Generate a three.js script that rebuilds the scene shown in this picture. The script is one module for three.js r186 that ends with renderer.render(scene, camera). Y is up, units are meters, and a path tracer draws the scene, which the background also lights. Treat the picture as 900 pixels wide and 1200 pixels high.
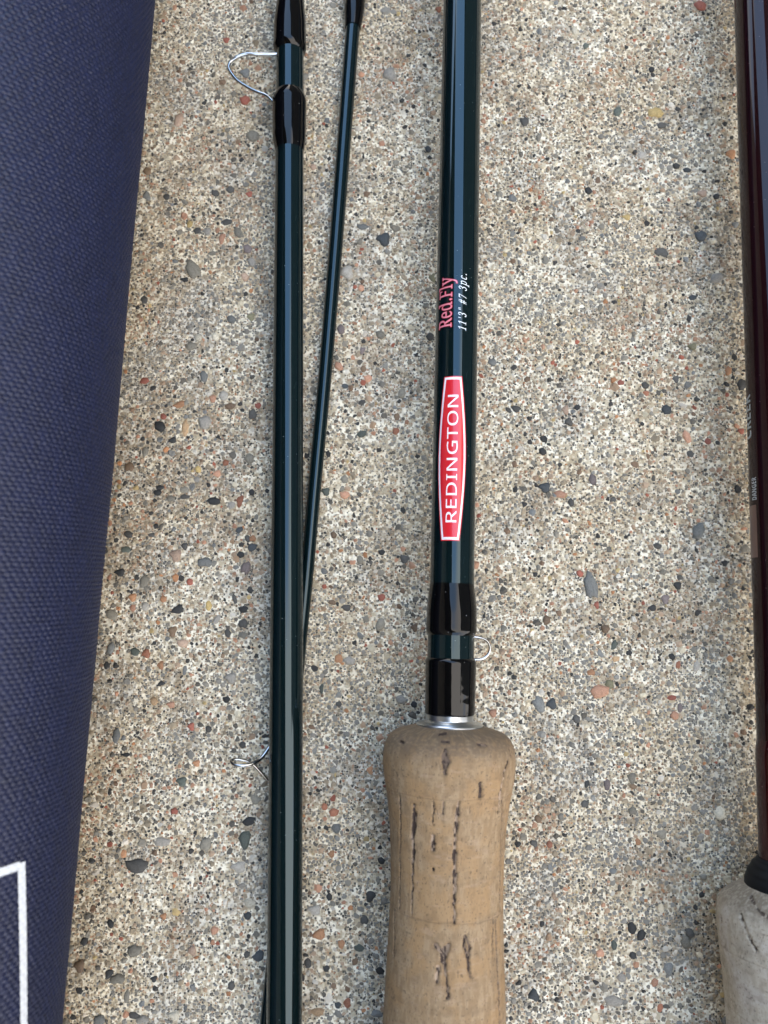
import * as THREE from 'three';
import { mergeGeometries } from 'three/addons/utils/BufferGeometryUtils.js';

// ---------------------------------------------------------------- camera, sky, sun, exposure
const scene = new THREE.Scene();
const CAM_HEIGHT = 0.222, CAM_TILT = THREE.MathUtils.degToRad(7.7);
const camera = new THREE.PerspectiveCamera(67.05, 3 / 4, 0.01, 200);
camera.position.set(0, CAM_HEIGHT, 0);
camera.up.set(0, 0, -1);
camera.focus = 0.214;                                   // a phone lens held close: the pavement is sharp, the top of the fabric case less so
camera.userData.fStop = 13;
camera.lookAt(0, 0, -CAM_HEIGHT * Math.tan(CAM_TILT));

const renderer = new THREE.WebGLRenderer({ antialias: true });
renderer.toneMapping = THREE.LinearToneMapping;
renderer.toneMappingExposure = 4.95;                      // the place lies in open shade beside a house
renderer.shadowMap.enabled = true;

const SUN_DIR = new THREE.Vector3(-0.84, 0.46, 0.54).normalize();   // low, behind the house
const sun = new THREE.DirectionalLight(new THREE.Color(1, 0.93, 0.82), 3);
sun.position.copy(SUN_DIR).multiplyScalar(30);
sun.shadow.mapSize.set(2048, 2048);
Object.assign(sun.shadow.camera, { left: -8, right: 8, top: 8, bottom: -8, near: 1, far: 80 });
sun.castShadow = true;
scene.add(sun, sun.target);

// ---------------------------------------------------------------- noise
const fract = (x) => x - Math.floor(x);
function hash(i, j) { let h = Math.imul(i | 0, 374761393) ^ Math.imul(j | 0, 668265263); h = Math.imul(h ^ (h >>> 13), 1274126177); return ((h ^ (h >>> 16)) >>> 0) / 4294967296; }
function vnoise(x, y) {
  const i = Math.floor(x), j = Math.floor(y), u = x - i, v = y - j, a = u * u * (3 - 2 * u), b = v * v * (3 - 2 * v);
  const p = hash(i, j), q = hash(i + 1, j), r = hash(i, j + 1), s = hash(i + 1, j + 1);
  return p + (q - p) * a + (r - p) * b + (p - q - r + s) * a * b;
}
function fbm(x, y, n) { let s = 0, a = 0.5, t = 0; for (let k = 0; k < n; k++) { s += a * vnoise(x + k * 17.3, y - k * 9.1); t += a; a *= 0.5; x *= 2.03; y *= 2.03; } return s / t; }
function rng(seed) { let s = seed >>> 0; return () => { s = (s + 0x6d2b79f5) >>> 0; let t = Math.imul(s ^ (s >>> 15), 1 | s); t = (t + Math.imul(t ^ (t >>> 7), 61 | t)) ^ t; return ((t ^ (t >>> 14)) >>> 0) / 4294967296; }; }
const clamp = (x, a = 0, b = 1) => Math.min(b, Math.max(a, x));
const smooth = (a, b, x) => { const t = clamp((x - a) / (b - a)); return t * t * (3 - 2 * t); };
const mix = (a, b, t) => a + (b - a) * t;
const mix3 = (a, b, t) => [mix(a[0], b[0], t), mix(a[1], b[1], t), mix(a[2], b[2], t)];
const toSRGB = (x) => { x = clamp(x); return 255 * (x <= 0.0031308 ? 12.92 * x : 1.055 * Math.pow(x, 1 / 2.4) - 0.055); };

// a sky of air and thin broken cloud, the same all round
function skyTexture() {
  const W = 1024, H = 512, data = new Float32Array(W * H * 4);
  for (let j = 0; j < H; j++) {
    const el = ((j + 0.5) / H - 0.5) * Math.PI, y = Math.sin(el);
    for (let i = 0; i < W; i++) {
      const az = ((i + 0.5) / W - 0.5) * 2 * Math.PI, x = Math.cos(az) * Math.cos(el), z = Math.sin(az) * Math.cos(el), o = (j * W + i) * 4;
      let c;
      if (y < 0) c = [0.22, 0.21, 0.2];
      else {
        const haze = Math.pow(1 - y, 3.2), toSun = Math.max(0, x * SUN_DIR.x + y * SUN_DIR.y + z * SUN_DIR.z);
        c = mix3([0.31, 0.49, 0.79], [1.0, 0.92, 0.81], haze);
        const glow = 0.5 * Math.pow(toSun, 10);
        c = [c[0] + glow, c[1] + glow * 0.92, c[2] + glow * 0.78];
        const k = 1.15 / (y + 0.18), cover = smooth(CLOUD.low, CLOUD.high, fbm(x * k + CLOUD.x, z * k + CLOUD.z, 5));
        c = mix3(c, [1.0, 0.91, 0.81], cover * 0.9 * smooth(0, 0.12, y));
      }
      data.set([c[0], c[1], c[2], 1], o);
    }
  }
  const t = new THREE.DataTexture(data, W, H, THREE.RGBAFormat, THREE.FloatType);
  t.mapping = THREE.EquirectangularReflectionMapping; t.magFilter = THREE.LinearFilter; t.needsUpdate = true;
  return t;
}
const CLOUD = { x: 11.02, z: 20.82, low: 0.42, high: 0.62 };
scene.background = skyTexture();
scene.environment = scene.background;

// ---------------------------------------------------------------- helpers
const MM = 0.001, RAD = Math.PI / 180;
const names = new Map();
function numbered(name) { const n = names.get(name) ?? 0; names.set(name, n + 1); return n ? name + '_' + String(n).padStart(3, '0') : name; }
function thing(name, label, category, at, parent = scene, kind) {
  const o = new THREE.Group(); o.name = numbered(name); o.position.set(...at); parent.add(o);
  Object.assign(o.userData, { label, category }); if (kind) o.userData.kind = kind;
  return o;
}
function part(parent, name, geometry, material) {
  const m = new THREE.Mesh(geometry, material); m.name = parent === scene ? numbered(name) : partName(parent, name); m.castShadow = m.receiveShadow = true; parent.add(m);
  return m;
}
function partName(parent, name) { const n = parent.children.filter((c) => c.name.replace(/_\d{3}$/, '') === name).length; return n ? name + '_' + String(n).padStart(3, '0') : name; }
// colour texture computed per texel in linear colour; fn(u, v) returns [r, g, b]
function colorMap(w, h, fn) {
  const d = new Uint8Array(w * h * 4);
  for (let j = 0; j < h; j++) for (let i = 0; i < w; i++) { const c = fn((i + 0.5) / w, (j + 0.5) / h), o = (j * w + i) * 4; d[o] = toSRGB(c[0]); d[o + 1] = toSRGB(c[1]); d[o + 2] = toSRGB(c[2]); d[o + 3] = 255; }
  const t = new THREE.DataTexture(d, w, h, THREE.RGBAFormat); t.colorSpace = THREE.SRGBColorSpace; return finish(t);
}
function grayMap(w, h, fn) {
  const d = new Uint8Array(w * h * 4);
  for (let j = 0; j < h; j++) for (let i = 0; i < w; i++) { const c = 255 * clamp(fn((i + 0.5) / w, (j + 0.5) / h)), o = (j * w + i) * 4; d[o] = d[o + 1] = d[o + 2] = c; d[o + 3] = 255; }
  return finish(new THREE.DataTexture(d, w, h, THREE.RGBAFormat));
}
function finish(t) { t.wrapS = t.wrapT = THREE.RepeatWrapping; t.magFilter = THREE.LinearFilter; t.minFilter = THREE.LinearMipmapLinearFilter; t.generateMipmaps = true; t.needsUpdate = true; return t; }
// surface over a grid of (i, j): fn returns [x, y, z, u, v] in millimetres and uv
function sheet(ni, nj, fn) {
  const p = new Float32Array((ni + 1) * (nj + 1) * 3), uv = new Float32Array((ni + 1) * (nj + 1) * 2), ix = new Uint32Array(ni * nj * 6);
  let a = 0, b = 0, c = 0;
  for (let j = 0; j <= nj; j++) for (let i = 0; i <= ni; i++) { const q = fn(i / ni, j / nj); p[a++] = q[0] * MM; p[a++] = q[1] * MM; p[a++] = q[2] * MM; uv[b++] = q[3]; uv[b++] = q[4]; }
  for (let j = 0; j < nj; j++) for (let i = 0; i < ni; i++) { const k = j * (ni + 1) + i, n = k + ni + 1; ix[c++] = k; ix[c++] = n; ix[c++] = k + 1; ix[c++] = k + 1; ix[c++] = n; ix[c++] = n + 1; }
  const g = new THREE.BufferGeometry();
  g.setAttribute('position', new THREE.BufferAttribute(p, 3)); g.setAttribute('uv', new THREE.BufferAttribute(uv, 2)); g.setIndex(new THREE.BufferAttribute(ix, 1)); g.computeVertexNormals();
  return g;
}
// piecewise smooth profile: list of [s, r]
function profile(list) {
  return (s) => {
    if (s <= list[0][0]) return list[0][1];
    for (let k = 1; k < list.length; k++) if (s <= list[k][0]) { const [s0, r0] = list[k - 1], [s1, r1] = list[k], t = (s - s0) / (s1 - s0); return mix(r0, r1, t * t * (3 - 2 * t)); }
    return list.at(-1)[1];
  };
}
// the same through a smooth curve
function curved(list) {
  const n = list.length, m = list.map((p, k) => { const a = list[Math.max(0, k - 1)], c = list[Math.min(n - 1, k + 1)]; return (c[1] - a[1]) / (c[0] - a[0]); });
  return (s) => {
    if (s <= list[0][0]) return list[0][1];
    for (let k = 1; k < n; k++) if (s <= list[k][0]) { const h = list[k][0] - list[k - 1][0], t = (s - list[k - 1][0]) / h, t2 = t * t, t3 = t2 * t; return (2 * t3 - 3 * t2 + 1) * list[k - 1][1] + (t3 - 2 * t2 + t) * h * m[k - 1] + (3 * t2 - 2 * t3) * list[k][1] + (t3 - t2) * h * m[k]; }
    return list[n - 1][1];
  };
}
// turned shape about the local z axis; angle 0 is up and grows to the right; r(s, angle) in millimetres. uv: metres round and along
function turned(s0, s1, r, { segments = 64, rings = 60, from = -180, to = 180, uv } = {}) {
  return sheet(segments, rings, (i, j) => {
    const th = mix(from, to, i) * RAD, s = mix(s0, s1, j), q = r(s, th);
    const w = uv ? uv(th / RAD, s) : [th * q * MM, s * MM];
    return [q * Math.sin(th), q * Math.cos(th), s, w[0], w[1]];
  });
}
function flip(g) { const ix = g.index.array; for (let k = 0; k < ix.length; k += 3) { const t = ix[k]; ix[k] = ix[k + 1]; ix[k + 1] = t; } g.computeVertexNormals(); return g; }
// a wire through points (world millimetres) as a child of `parent`
function wire(parent, name, pts, radius, material, { n = 90, flat } = {}) {
  parent.updateMatrixWorld(true);
  const curve = new THREE.CatmullRomCurve3(pts.map((p) => parent.worldToLocal(new THREE.Vector3(p[0] * MM, p[1] * MM, p[2] * MM))), false, 'centripetal');
  return part(parent, name, swept(curve, (t) => radius * (flat ? flat(t) : 1), n, 12), material);
}
function swept(curve, radius, n, m) {           // radius in millimetres, the curve in metres
  const fr = curve.computeFrenetFrames(n, false), L = curve.getLength(), pt = [];
  for (let j = 0; j <= n; j++) pt.push(curve.getPointAt(j / n));
  return sheet(m, n, (i, j) => {
    const k = Math.round(j * n), a = -i * 2 * Math.PI, r = radius(j) * MM, N = fr.normals[k], B = fr.binormals[k], c = Math.cos(a) * r, s = Math.sin(a) * r, p = pt[k];
    return [(p.x + N.x * c + B.x * s) / MM, (p.y + N.y * c + B.y * s) / MM, (p.z + N.z * c + B.z * s) / MM, i * 2 * Math.PI * r, j * L];
  });
}
const along = (o, dir) => { o.quaternion.setFromUnitVectors(new THREE.Vector3(0, 0, 1), new THREE.Vector3(...dir).normalize()); o.updateMatrixWorld(true); return o; };
const std = (o) => new THREE.MeshStandardMaterial(o), phys = (o) => new THREE.MeshPhysicalMaterial(o), rgb = (r, g, b) => new THREE.Color().setRGB(r, g, b);
const PEBBLES = {
  slate: [[59.2,-8.8,1.95,4.15,-8], [43.5,24.4,1.67,2.63,-20], [90.8,-24.5,1.73,2.46,30], [-51.4,-15.4,2.21,1.47,0], [76.4,93.7,1.37,1.83,0], [-74.6,32.9,1.19,2.14,15], [-75.7,106.4,1.59,1.36,0], [-43.5,-169.0,1.61,1.61,0], [-13.1,57.6,1.41,1.41,0], [-53.4,-70.6,1.27,1.77,0], [-77.2,9.0,1.21,1.69,10], [-45.7,-88.3,1.54,1.28,0], [-56.2,14.9,0.72,2.41,5], [-72.7,-127.8,1.05,1.83,-20], [-6.5,-117.8,1.82,1.04,0], [32.3,-75.0,1.27,1.27,-45], [61.2,10.4,0.84,1.33,-25], [60.4,-114.0,1.30,0.78,-20]],
  dark: [[-67.4,67.4,3.26,2.10,5], [84.3,-109.6,2.33,1.55,20], [106.1,-68.2,1.52,1.77,0], [-40.0,2.0,1.46,1.46,0], [-38.7,-59.1,1.26,1.76,0], [-47.9,-119.2,2.08,1.04,-10], [-66.5,105.4,1.82,0.91,10], [5.9,-16.4,1.47,1.23,20], [-20.4,92.4,1.15,1.37,0], [43.7,-152.5,1.33,1.59,0], [82.6,84.7,1.38,1.15,20], [39.0,-60.8,1.64,1.01,15], [-72.1,-94.4,1.28,1.28,0], [-40.8,98.0,1.14,1.14,30], [13.8,-82.9,1.28,1.28,0], [-5.3,81.4,1.15,1.15,0], [53.9,28.5,1.19,1.19,0], [-73.8,-23.5,1.48,0.99,20], [-10.7,-2.5,1.46,0.97,0], [86.3,-151.3,1.59,1.06,10], [77.5,-67.9,1.26,1.14,0], [54.4,-56.8,1.13,1.26,-30], [55.4,51.2,1.18,1.06,0], [-66.6,-127.6,1.31,1.05,0], [-51.8,-128.7,1.31,1.05,20], [-47.1,-129.8,1.31,1.05,-30], [-56.9,-116.5,1.30,1.04,0], [-44.3,4.7,0.97,1.21,0], [86.7,-69.8,1.01,1.27,0], [54.4,-32.7,0.99,1.24,0], [89.8,-47.1,1.25,1.00,20], [41.1,61.6,1.17,0.93,30], [78.8,-20.1,1.35,0.86,0], [-57.9,-34.5,1.49,0.74,0], [-42.6,-4.9,0.73,1.46,-15], [-39.4,35.4,1.07,0.95,0], [-57.4,-20.1,0.98,0.98,0], [-39.3,-22.3,0.98,0.98,0], [-49.0,31.2,0.95,0.95,0], [-36.9,90.1,0.92,0.92,0], [-67.1,-23.3,1.23,0.74,0], [-6.5,-62.7,1.26,0.76,-25], [-12.7,24.3,0.96,0.84,0], [66.6,-33.7,0.99,0.87,0], [36.8,-60.3,1.26,0.63,45]],
  gray: [[-57.8,-104.1,2.07,3.36,-30], [-48.8,61.9,1.64,2.10,15], [-67.2,89.2,2.07,1.61,0], [-40.7,-147.6,2.12,1.85,0], [-77.4,-0.4,2.19,1.46,20], [-71.4,96.3,2.06,1.37,0], [-68.6,-10.0,1.47,1.95,15], [-1.0,2.3,1.45,1.94,30], [81.3,87.0,1.38,1.61,0], [-39.4,-45.8,1.50,1.50,0], [76.2,59.2,1.52,1.29,0], [-44.4,-115.9,1.30,1.82,-20], [-57.5,-80.0,1.78,1.27,0], [-35.5,50.0,1.65,1.18,35], [68.7,44.3,1.18,1.65,0], [-68.7,100.7,0.91,1.82,10], [5.3,-65.3,1.26,1.52,20], [-1.0,-83.5,1.53,1.28,0], [104.0,-19.3,1.47,1.23,0], [-11.4,-39.5,1.24,1.24,0], [68.5,53.1,1.17,1.17,0], [-69.9,-47.9,1.00,1.50,0], [-58.0,-36.5,1.49,0.99,0], [-61.9,-34.0,1.49,0.99,0], [-6.9,-16.1,0.98,1.23,0], [87.0,70.3,1.16,0.93,0], [-52.0,-109.3,1.55,0.78,0], [48.1,-147.3,0.79,1.59,15], [3.7,-138.8,1.05,1.05,0], [65.0,-92.0,0.77,1.28,30]],
  salmon: [[60.6,20.8,2.88,1.92,0], [89.1,-52.2,1.25,2.00,-20], [51.3,-35.2,1.98,1.12,-5], [-13.4,-73.7,1.27,1.52,-30], [-11.4,-35.0,1.49,1.24,0], [-49.3,-114.0,1.04,1.82,10], [-45.8,84.0,1.15,1.15,0], [-4.8,-70.0,1.27,1.27,0], [30.5,26.8,1.19,1.19,0], [81.3,27.5,1.19,1.19,0], [58.2,89.8,1.15,1.15,0], [72.5,97.1,1.03,1.14,0], [-50.6,-63.8,1.01,1.26,0], [-48.7,-41.3,1.24,1.00,-20], [-71.6,-2.5,0.97,1.22,0], [-59.7,24.5,1.20,0.96,0], [-6.9,-98.2,1.03,1.03,0]],
  lav: [[1.9,-168.4,2.14,2.68,-25], [-52.7,-56.6,2.01,2.26,0], [-11.1,-103.1,2.06,2.32,-20], [61.4,101.8,2.73,1.37,0], [-60.9,61.2,2.57,1.40,0], [-39.5,67.8,2.09,1.63,0], [100.4,-101.2,2.32,1.55,-25], [-43.0,17.2,1.68,1.68,0], [-18.7,78.8,1.85,1.39,0], [-64.2,106.4,1.82,1.14,0], [-9.6,12.5,1.93,1.20,0], [-47.4,-64.6,1.51,1.51,0], [4.8,23.1,1.68,1.20,0], [-40.0,-106.3,1.29,1.55,0], [79.8,-141.3,1.58,1.32,0], [63.7,96.0,1.37,1.14,0], [-47.5,0.8,0.97,1.70,35], [88.2,13.9,0.96,1.69,15], [-53.8,-116.2,1.30,1.30,0], [-44.3,-32.0,1.24,1.24,0], [-68.0,-2.8,1.22,1.22,0], [-54.4,-39.5,1.24,0.99,0]],
  green: [[-38.1,60.5,1.64,2.57,10], [-55.9,45.3,1.42,1.42,0], [-6.7,88.5,1.61,1.03,0], [-70.4,9.9,1.45,1.21,0], [72.8,-155.9,1.33,1.60,30], [-6.5,-53.2,1.63,1.00,-25], [-16.9,-36.0,1.24,1.24,0], [-74.3,-19.1,1.47,0.98,0], [62.0,87.7,0.92,1.38,0], [65.2,8.0,0.85,1.57,20], [63.7,-178.4,1.08,1.08,0], [-17.5,20.1,0.60,1.44,0]],
  navy: [[0.0,-113.7,2.08,2.34,0], [96.5,-114.8,1.82,1.82,0], [40.1,100.3,1.37,1.82,-25], [46.9,-37.2,1.74,1.61,0], [-33.7,90.5,1.61,1.38,-30], [83.5,-60.4,1.76,1.51,0], [47.1,24.3,1.44,1.67,-20], [-38.0,-19.8,1.47,1.23,0], [-36.9,80.3,1.15,1.15,0], [92.9,-95.2,1.41,0.90,0], [-41.8,-24.8,1.23,0.86,-30], [13.7,-143.3,1.06,1.06,0], [-12.3,102.8,0.91,0.91,0], [-11.6,-67.7,1.26,0.76,0], [93.5,-136.3,1.32,0.79,0]],
  yellow: [[84.7,-155.6,2.66,1.86,0], [-50.0,-3.0,0.97,1.46,0], [-59.3,-118.7,1.04,1.30,0], [74.2,-120.9,1.30,1.04,0], [-54.2,-42.5,1.00,1.00,0]],
  pink: [[-59.8,-17.4,1.72,1.96,10], [-63.9,-153.0,1.59,2.39,20], [-57.0,7.5,1.69,1.21,0], [-51.6,89.2,1.15,1.38,-20], [97.8,-128.7,1.57,1.31,0], [-42.0,-101.7,1.29,1.29,0], [53.6,-60.4,1.01,1.51,0], [-21.8,-137.4,1.05,1.05,0]],
  pale: [[92.4,53.7,1.64,1.88,0], [-36.3,77.1,1.85,1.39,0], [-55.8,105.4,1.59,1.36,0], [-50.4,-82.9,1.28,1.28,0], [-55.5,-82.7,1.28,1.28,0], [60.4,-183.4,1.08,1.35,0]],
  tan: [[-58.4,-54.8,1.25,2.51,0], [-17.7,104.5,2.05,1.14,0], [-64.5,23.6,1.20,1.20,0], [65.5,11.8,1.21,0.96,0]],
  black: [[-65.9,-55.3,2.01,1.51,30], [-37.0,55.8,2.11,1.17,-20], [-3.7,75.3,1.39,1.62,25], [67.0,83.4,1.38,1.61,0], [-49.5,-33.2,2.23,1.11,5], [-58.8,-2.0,1.95,1.22,-25], [69.4,85.1,1.15,1.61,20], [-75.7,-12.5,1.47,1.22,0], [-73.8,95.0,1.03,1.49,30], [-40.1,-2.0,1.46,1.09,0], [84.0,-8.8,1.22,1.22,0], [-80.8,86.8,0.92,1.38,35], [-1.1,94.3,1.37,0.92,25], [46.5,-47.9,1.25,1.12,15], [-62.0,-51.2,1.25,1.00,-20], [-65.9,-35.7,1.24,0.99,0], [-41.2,-17.6,1.23,0.98,-20], [-78.2,13.7,0.96,1.20,-20], [-73.9,82.3,0.92,1.15,-20], [62.8,-129.5,1.31,1.05,20], [76.5,-2.4,1.22,0.97,-15], [-44.2,23.1,1.08,0.96,0], [-0.7,66.1,1.05,0.93,0], [66.9,90.3,1.03,0.92,0], [81.4,11.3,1.21,0.84,20], [-38.4,-35.7,0.99,0.99,0], [-61.6,96.3,0.91,0.91,0], [8.4,24.5,0.96,0.96,0], [-14.8,75.5,0.93,0.93,0], [-15.5,93.7,0.92,0.92,0], [84.0,-170.2,1.07,1.07,0], [97.9,-15.2,0.98,0.98,20], [90.2,-137.7,1.18,0.92,0], [-60.2,-100.9,1.29,0.77,0], [-65.2,-37.2,1.24,0.75,10], [56.1,45.9,0.71,1.18,25], [42.8,82.5,0.69,1.15,15], [-0.7,-18.3,0.98,0.86,0], [101.9,-127.6,1.05,0.92,0], [57.0,-61.2,1.01,0.88,-30], [69.4,10.2,0.97,0.84,0], [86.3,74.9,0.93,0.81,0], [-71.8,38.1,1.19,0.59,0]],
  purple: [[-39.6,-13.9,1.47,1.96,20], [-41.4,-110.7,1.56,1.56,0], [60.8,-39.5,1.24,1.74,0], [-12.8,-85.1,1.28,1.53,0], [80.3,-4.9,1.22,1.46,20], [61.7,46.1,0.94,1.65,0], [83.0,25.4,0.84,1.31,15], [-6.4,-78.7,0.76,1.27,30]],
  brown: [[-81.7,93.0,1.37,1.83,0], [-74.4,-43.3,1.50,1.50,0], [-60.0,4.2,1.21,1.70,10], [46.2,1.0,1.21,1.46,0], [-45.3,-61.5,1.76,1.01,-15], [-73.0,-136.0,1.31,1.31,0], [62.9,3.5,1.21,1.21,0], [42.4,55.2,1.06,1.06,0], [3.8,-58.4,1.01,1.26,0], [8.7,3.2,0.97,1.21,0], [-7.8,91.8,0.92,1.15,0], [-6.1,-72.9,1.01,1.01,0], [-14.5,-23.3,0.99,0.99,0], [-14.8,-4.0,1.22,0.73,20], [69.0,46.6,1.18,0.71,0], [42.5,-69.8,1.01,0.89,-20]],
  orange: [[-17.5,85.0,1.84,1.38,-20], [107.2,-141.6,1.58,1.58,0], [-60.4,-62.0,2.02,1.01,-15], [-12.8,11.8,1.21,1.45,0], [-71.8,-5.4,1.22,1.22,0], [-63.0,13.7,0.96,1.44,0], [102.3,-72.4,1.01,1.52,0], [-71.3,64.3,1.05,1.17,0], [-14.4,64.3,1.05,1.05,0], [-11.5,87.5,0.92,1.15,0], [-3.8,42.3,0.95,1.18,0], [58.4,15.6,1.20,0.96,0], [-63.0,-4.9,1.10,0.97,0], [-52.0,40.4,1.07,0.95,0], [-37.9,-22.3,0.98,0.98,0], [-59.7,80.5,0.92,0.92,0], [97.7,11.8,0.96,0.96,0], [69.6,61.2,0.94,0.94,0]],
  red: [[100.5,-192.4,2.17,1.63,15], [-43.4,-159.7,1.60,1.60,0], [-71.0,-69.3,1.52,1.01,-20], [-0.7,-5.4,1.10,1.10,0], [-53.8,30.5,0.95,1.19,0], [70.2,-68.7,1.39,0.89,0], [-57.7,53.1,1.06,0.94,0], [56.2,-12.2,1.10,0.98,0], [80.8,22.6,1.44,0.72,0], [-49.8,-180.5,1.08,1.08,0], [-41.3,-128.4,1.05,1.05,0], [-65.0,-58.4,1.01,1.01,0], [-37.2,-61.7,1.01,1.01,0], [-55.6,-9.8,0.98,0.98,0], [95.0,-50.9,1.00,1.00,0], [60.7,-3.2,0.73,1.22,0], [105.0,-54.0,1.00,0.88,0]],
  terracotta: [[-41.8,-33.2,0.99,1.98,10], [-67.2,10.4,1.21,1.45,-20], [-13.8,53.4,1.41,1.17,0], [-9.8,102.2,1.14,1.37,0], [3.5,-54.0,1.00,1.25,30], [73.6,103.5,0.91,1.14,25], [-46.3,-44.6,1.00,1.00,0], [17.3,-191.2,1.08,1.08,0], [-16.4,52.0,0.94,0.94,0], [45.3,61.9,0.93,0.93,0], [83.0,13.5,0.72,1.20,15], [77.7,-65.6,1.01,0.88,0]],
  olive: [[63.5,18.9,1.20,1.44,-35], [14.7,-101.4,1.03,1.80,0], [-39.9,-89.1,1.28,1.28,0], [92.1,-79.8,1.27,1.15,0]],
};

// ---------------------------------------------------------------- the pavement: exposed aggregate concrete
const PX = [-165, 165], PZ = [-245, 155];      // the part laid out stone by stone, in millimetres
const relief = (x, z) => 0.34 * (vnoise(x * 0.9, z * 0.9) - 0.5) + 0.3 * (vnoise(x * 2.1 + 40, z * 2.1) - 0.5) + 0.35 * (fbm(x * 0.06, z * 0.06 + 9, 2) - 0.5);
const TILE = 0.2;
// mortar full of sand: every grain a cell of its own, pale cement between
const mortarColor = colorMap(2048, 2048, (u, v) => {
  const K = 340, x = u * K, z = v * K, i = Math.floor(x), j = Math.floor(z);
  let d1 = 9, d2 = 9, id = 0;
  for (let b = -1; b <= 1; b++) for (let a = -1; a <= 1; a++) {
    const I = (i + a + K) % K, J = (j + b + K) % K, px = i + a + 0.15 + 0.7 * hash(I, J), pz = j + b + 0.15 + 0.7 * hash(I + 900, J), d = Math.hypot(x - px, z - pz);
    if (d < d1) { d2 = d1; d1 = d; id = hash(I + 1800, J + 77); } else if (d < d2) d2 = d;
  }
  const cement = mix3([0.48, 0.405, 0.28], [0.87, 0.8, 0.635], smooth(0.15, 0.8, vnoise(x * 0.7, z * 0.7)));
  let c = cement;
  if (id < 0.16) c = [0.35, 0.28, 0.185]; else if (id < 0.26) c = [0.25, 0.225, 0.18]; else if (id < 0.34) c = [0.075, 0.069, 0.057]; else if (id < 0.38) c = [0.42, 0.27, 0.16]; else if (id < 0.52) c = [0.48, 0.4, 0.275];
  c = mix3(cement, c, smooth(0.05, 0.2, d2 - d1));
  const q = 0.9 + 0.2 * vnoise(x * 2.7, z * 2.7);
  return [c[0] * q, c[1] * q, c[2] * q];
});
const mortarBump = grayMap(1024, 1024, (u, v) => { const x = u * 340, z = v * 340; return 0.55 * vnoise(x, z) + 0.45 * vnoise(x * 2 + 5, z * 2); });
for (const t of [mortarColor, mortarBump]) t.repeat.set(1 / TILE, 1 / TILE);
const mortar = std({ map: mortarColor, bumpMap: mortarBump, bumpScale: 0.0004, roughness: 0.95, vertexColors: true });
const pavement = part(scene, 'pavement', (() => {
  const near = sheet(412, 500, (i, j) => { const x = mix(PX[0], PX[1], i), z = mix(PZ[0], PZ[1], j), rim = smooth(0, 0.02, Math.min(i, 1 - i, j, 1 - j)); return [x, relief(x, z) * rim, z, x * MM, z * MM]; });
  const far = 30000, outer = [];
  for (const [x0, x1, z0, z1] of [[-far, PX[0], -far, far], [PX[1], far, -far, far], [PX[0], PX[1], -far, PZ[0]], [PX[0], PX[1], PZ[1], far]])
    outer.push(sheet(1, 1, (i, j) => { const x = mix(x0, x1, i), z = mix(z0, z1, j); return [x, 0, z, x * MM, z * MM]; }));
  const all = mergeGeometries([near, ...outer]), P = all.attributes.position, col = new Float32Array(P.count * 3);
  for (let k = 0; k < P.count; k++) {                       // rusty and earthy stains with ragged outlines
    const x = P.getX(k) / MM, z = P.getZ(k) / MM, s = smooth(0.5, 0.56, fbm(x * 0.05 + 7, z * 0.05, 5)) * (0.5 + 0.5 * vnoise(x * 1.7, z * 1.7)), d = smooth(0.56, 0.62, fbm(x * 0.09 + 57, z * 0.09 + 4, 4));
    col[k * 3] = 1 - 0.08 * s - 0.22 * d; col[k * 3 + 1] = 1 - 0.13 * s - 0.22 * d; col[k * 3 + 2] = 1 - 0.2 * s - 0.2 * d;
  }
  all.setAttribute('color', new THREE.BufferAttribute(col, 3));
  return all;
})(), mortar);
Object.assign(pavement.userData, { kind: 'structure', label: 'weathered exposed aggregate concrete with small multicoloured stones' });

const STONE = {
  black: [0.03, 0.031, 0.032], dark: [0.075, 0.073, 0.07], gray: [0.21, 0.195, 0.165], brown: [0.17, 0.115, 0.075], tan: [0.4, 0.27, 0.16], orange: [0.4, 0.21, 0.115], red: [0.3, 0.1, 0.07],
  salmon: [0.45, 0.25, 0.17], pink: [0.43, 0.31, 0.24], slate: [0.165, 0.17, 0.17], lav: [0.33, 0.31, 0.285], pale: [0.54, 0.5, 0.42], navy: [0.052, 0.06, 0.068], olive: [0.22, 0.205, 0.13],
  purple: [0.17, 0.14, 0.142], green: [0.085, 0.1, 0.088], terracotta: [0.3, 0.125, 0.075], yellow: [0.46, 0.34, 0.15],
};
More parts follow.
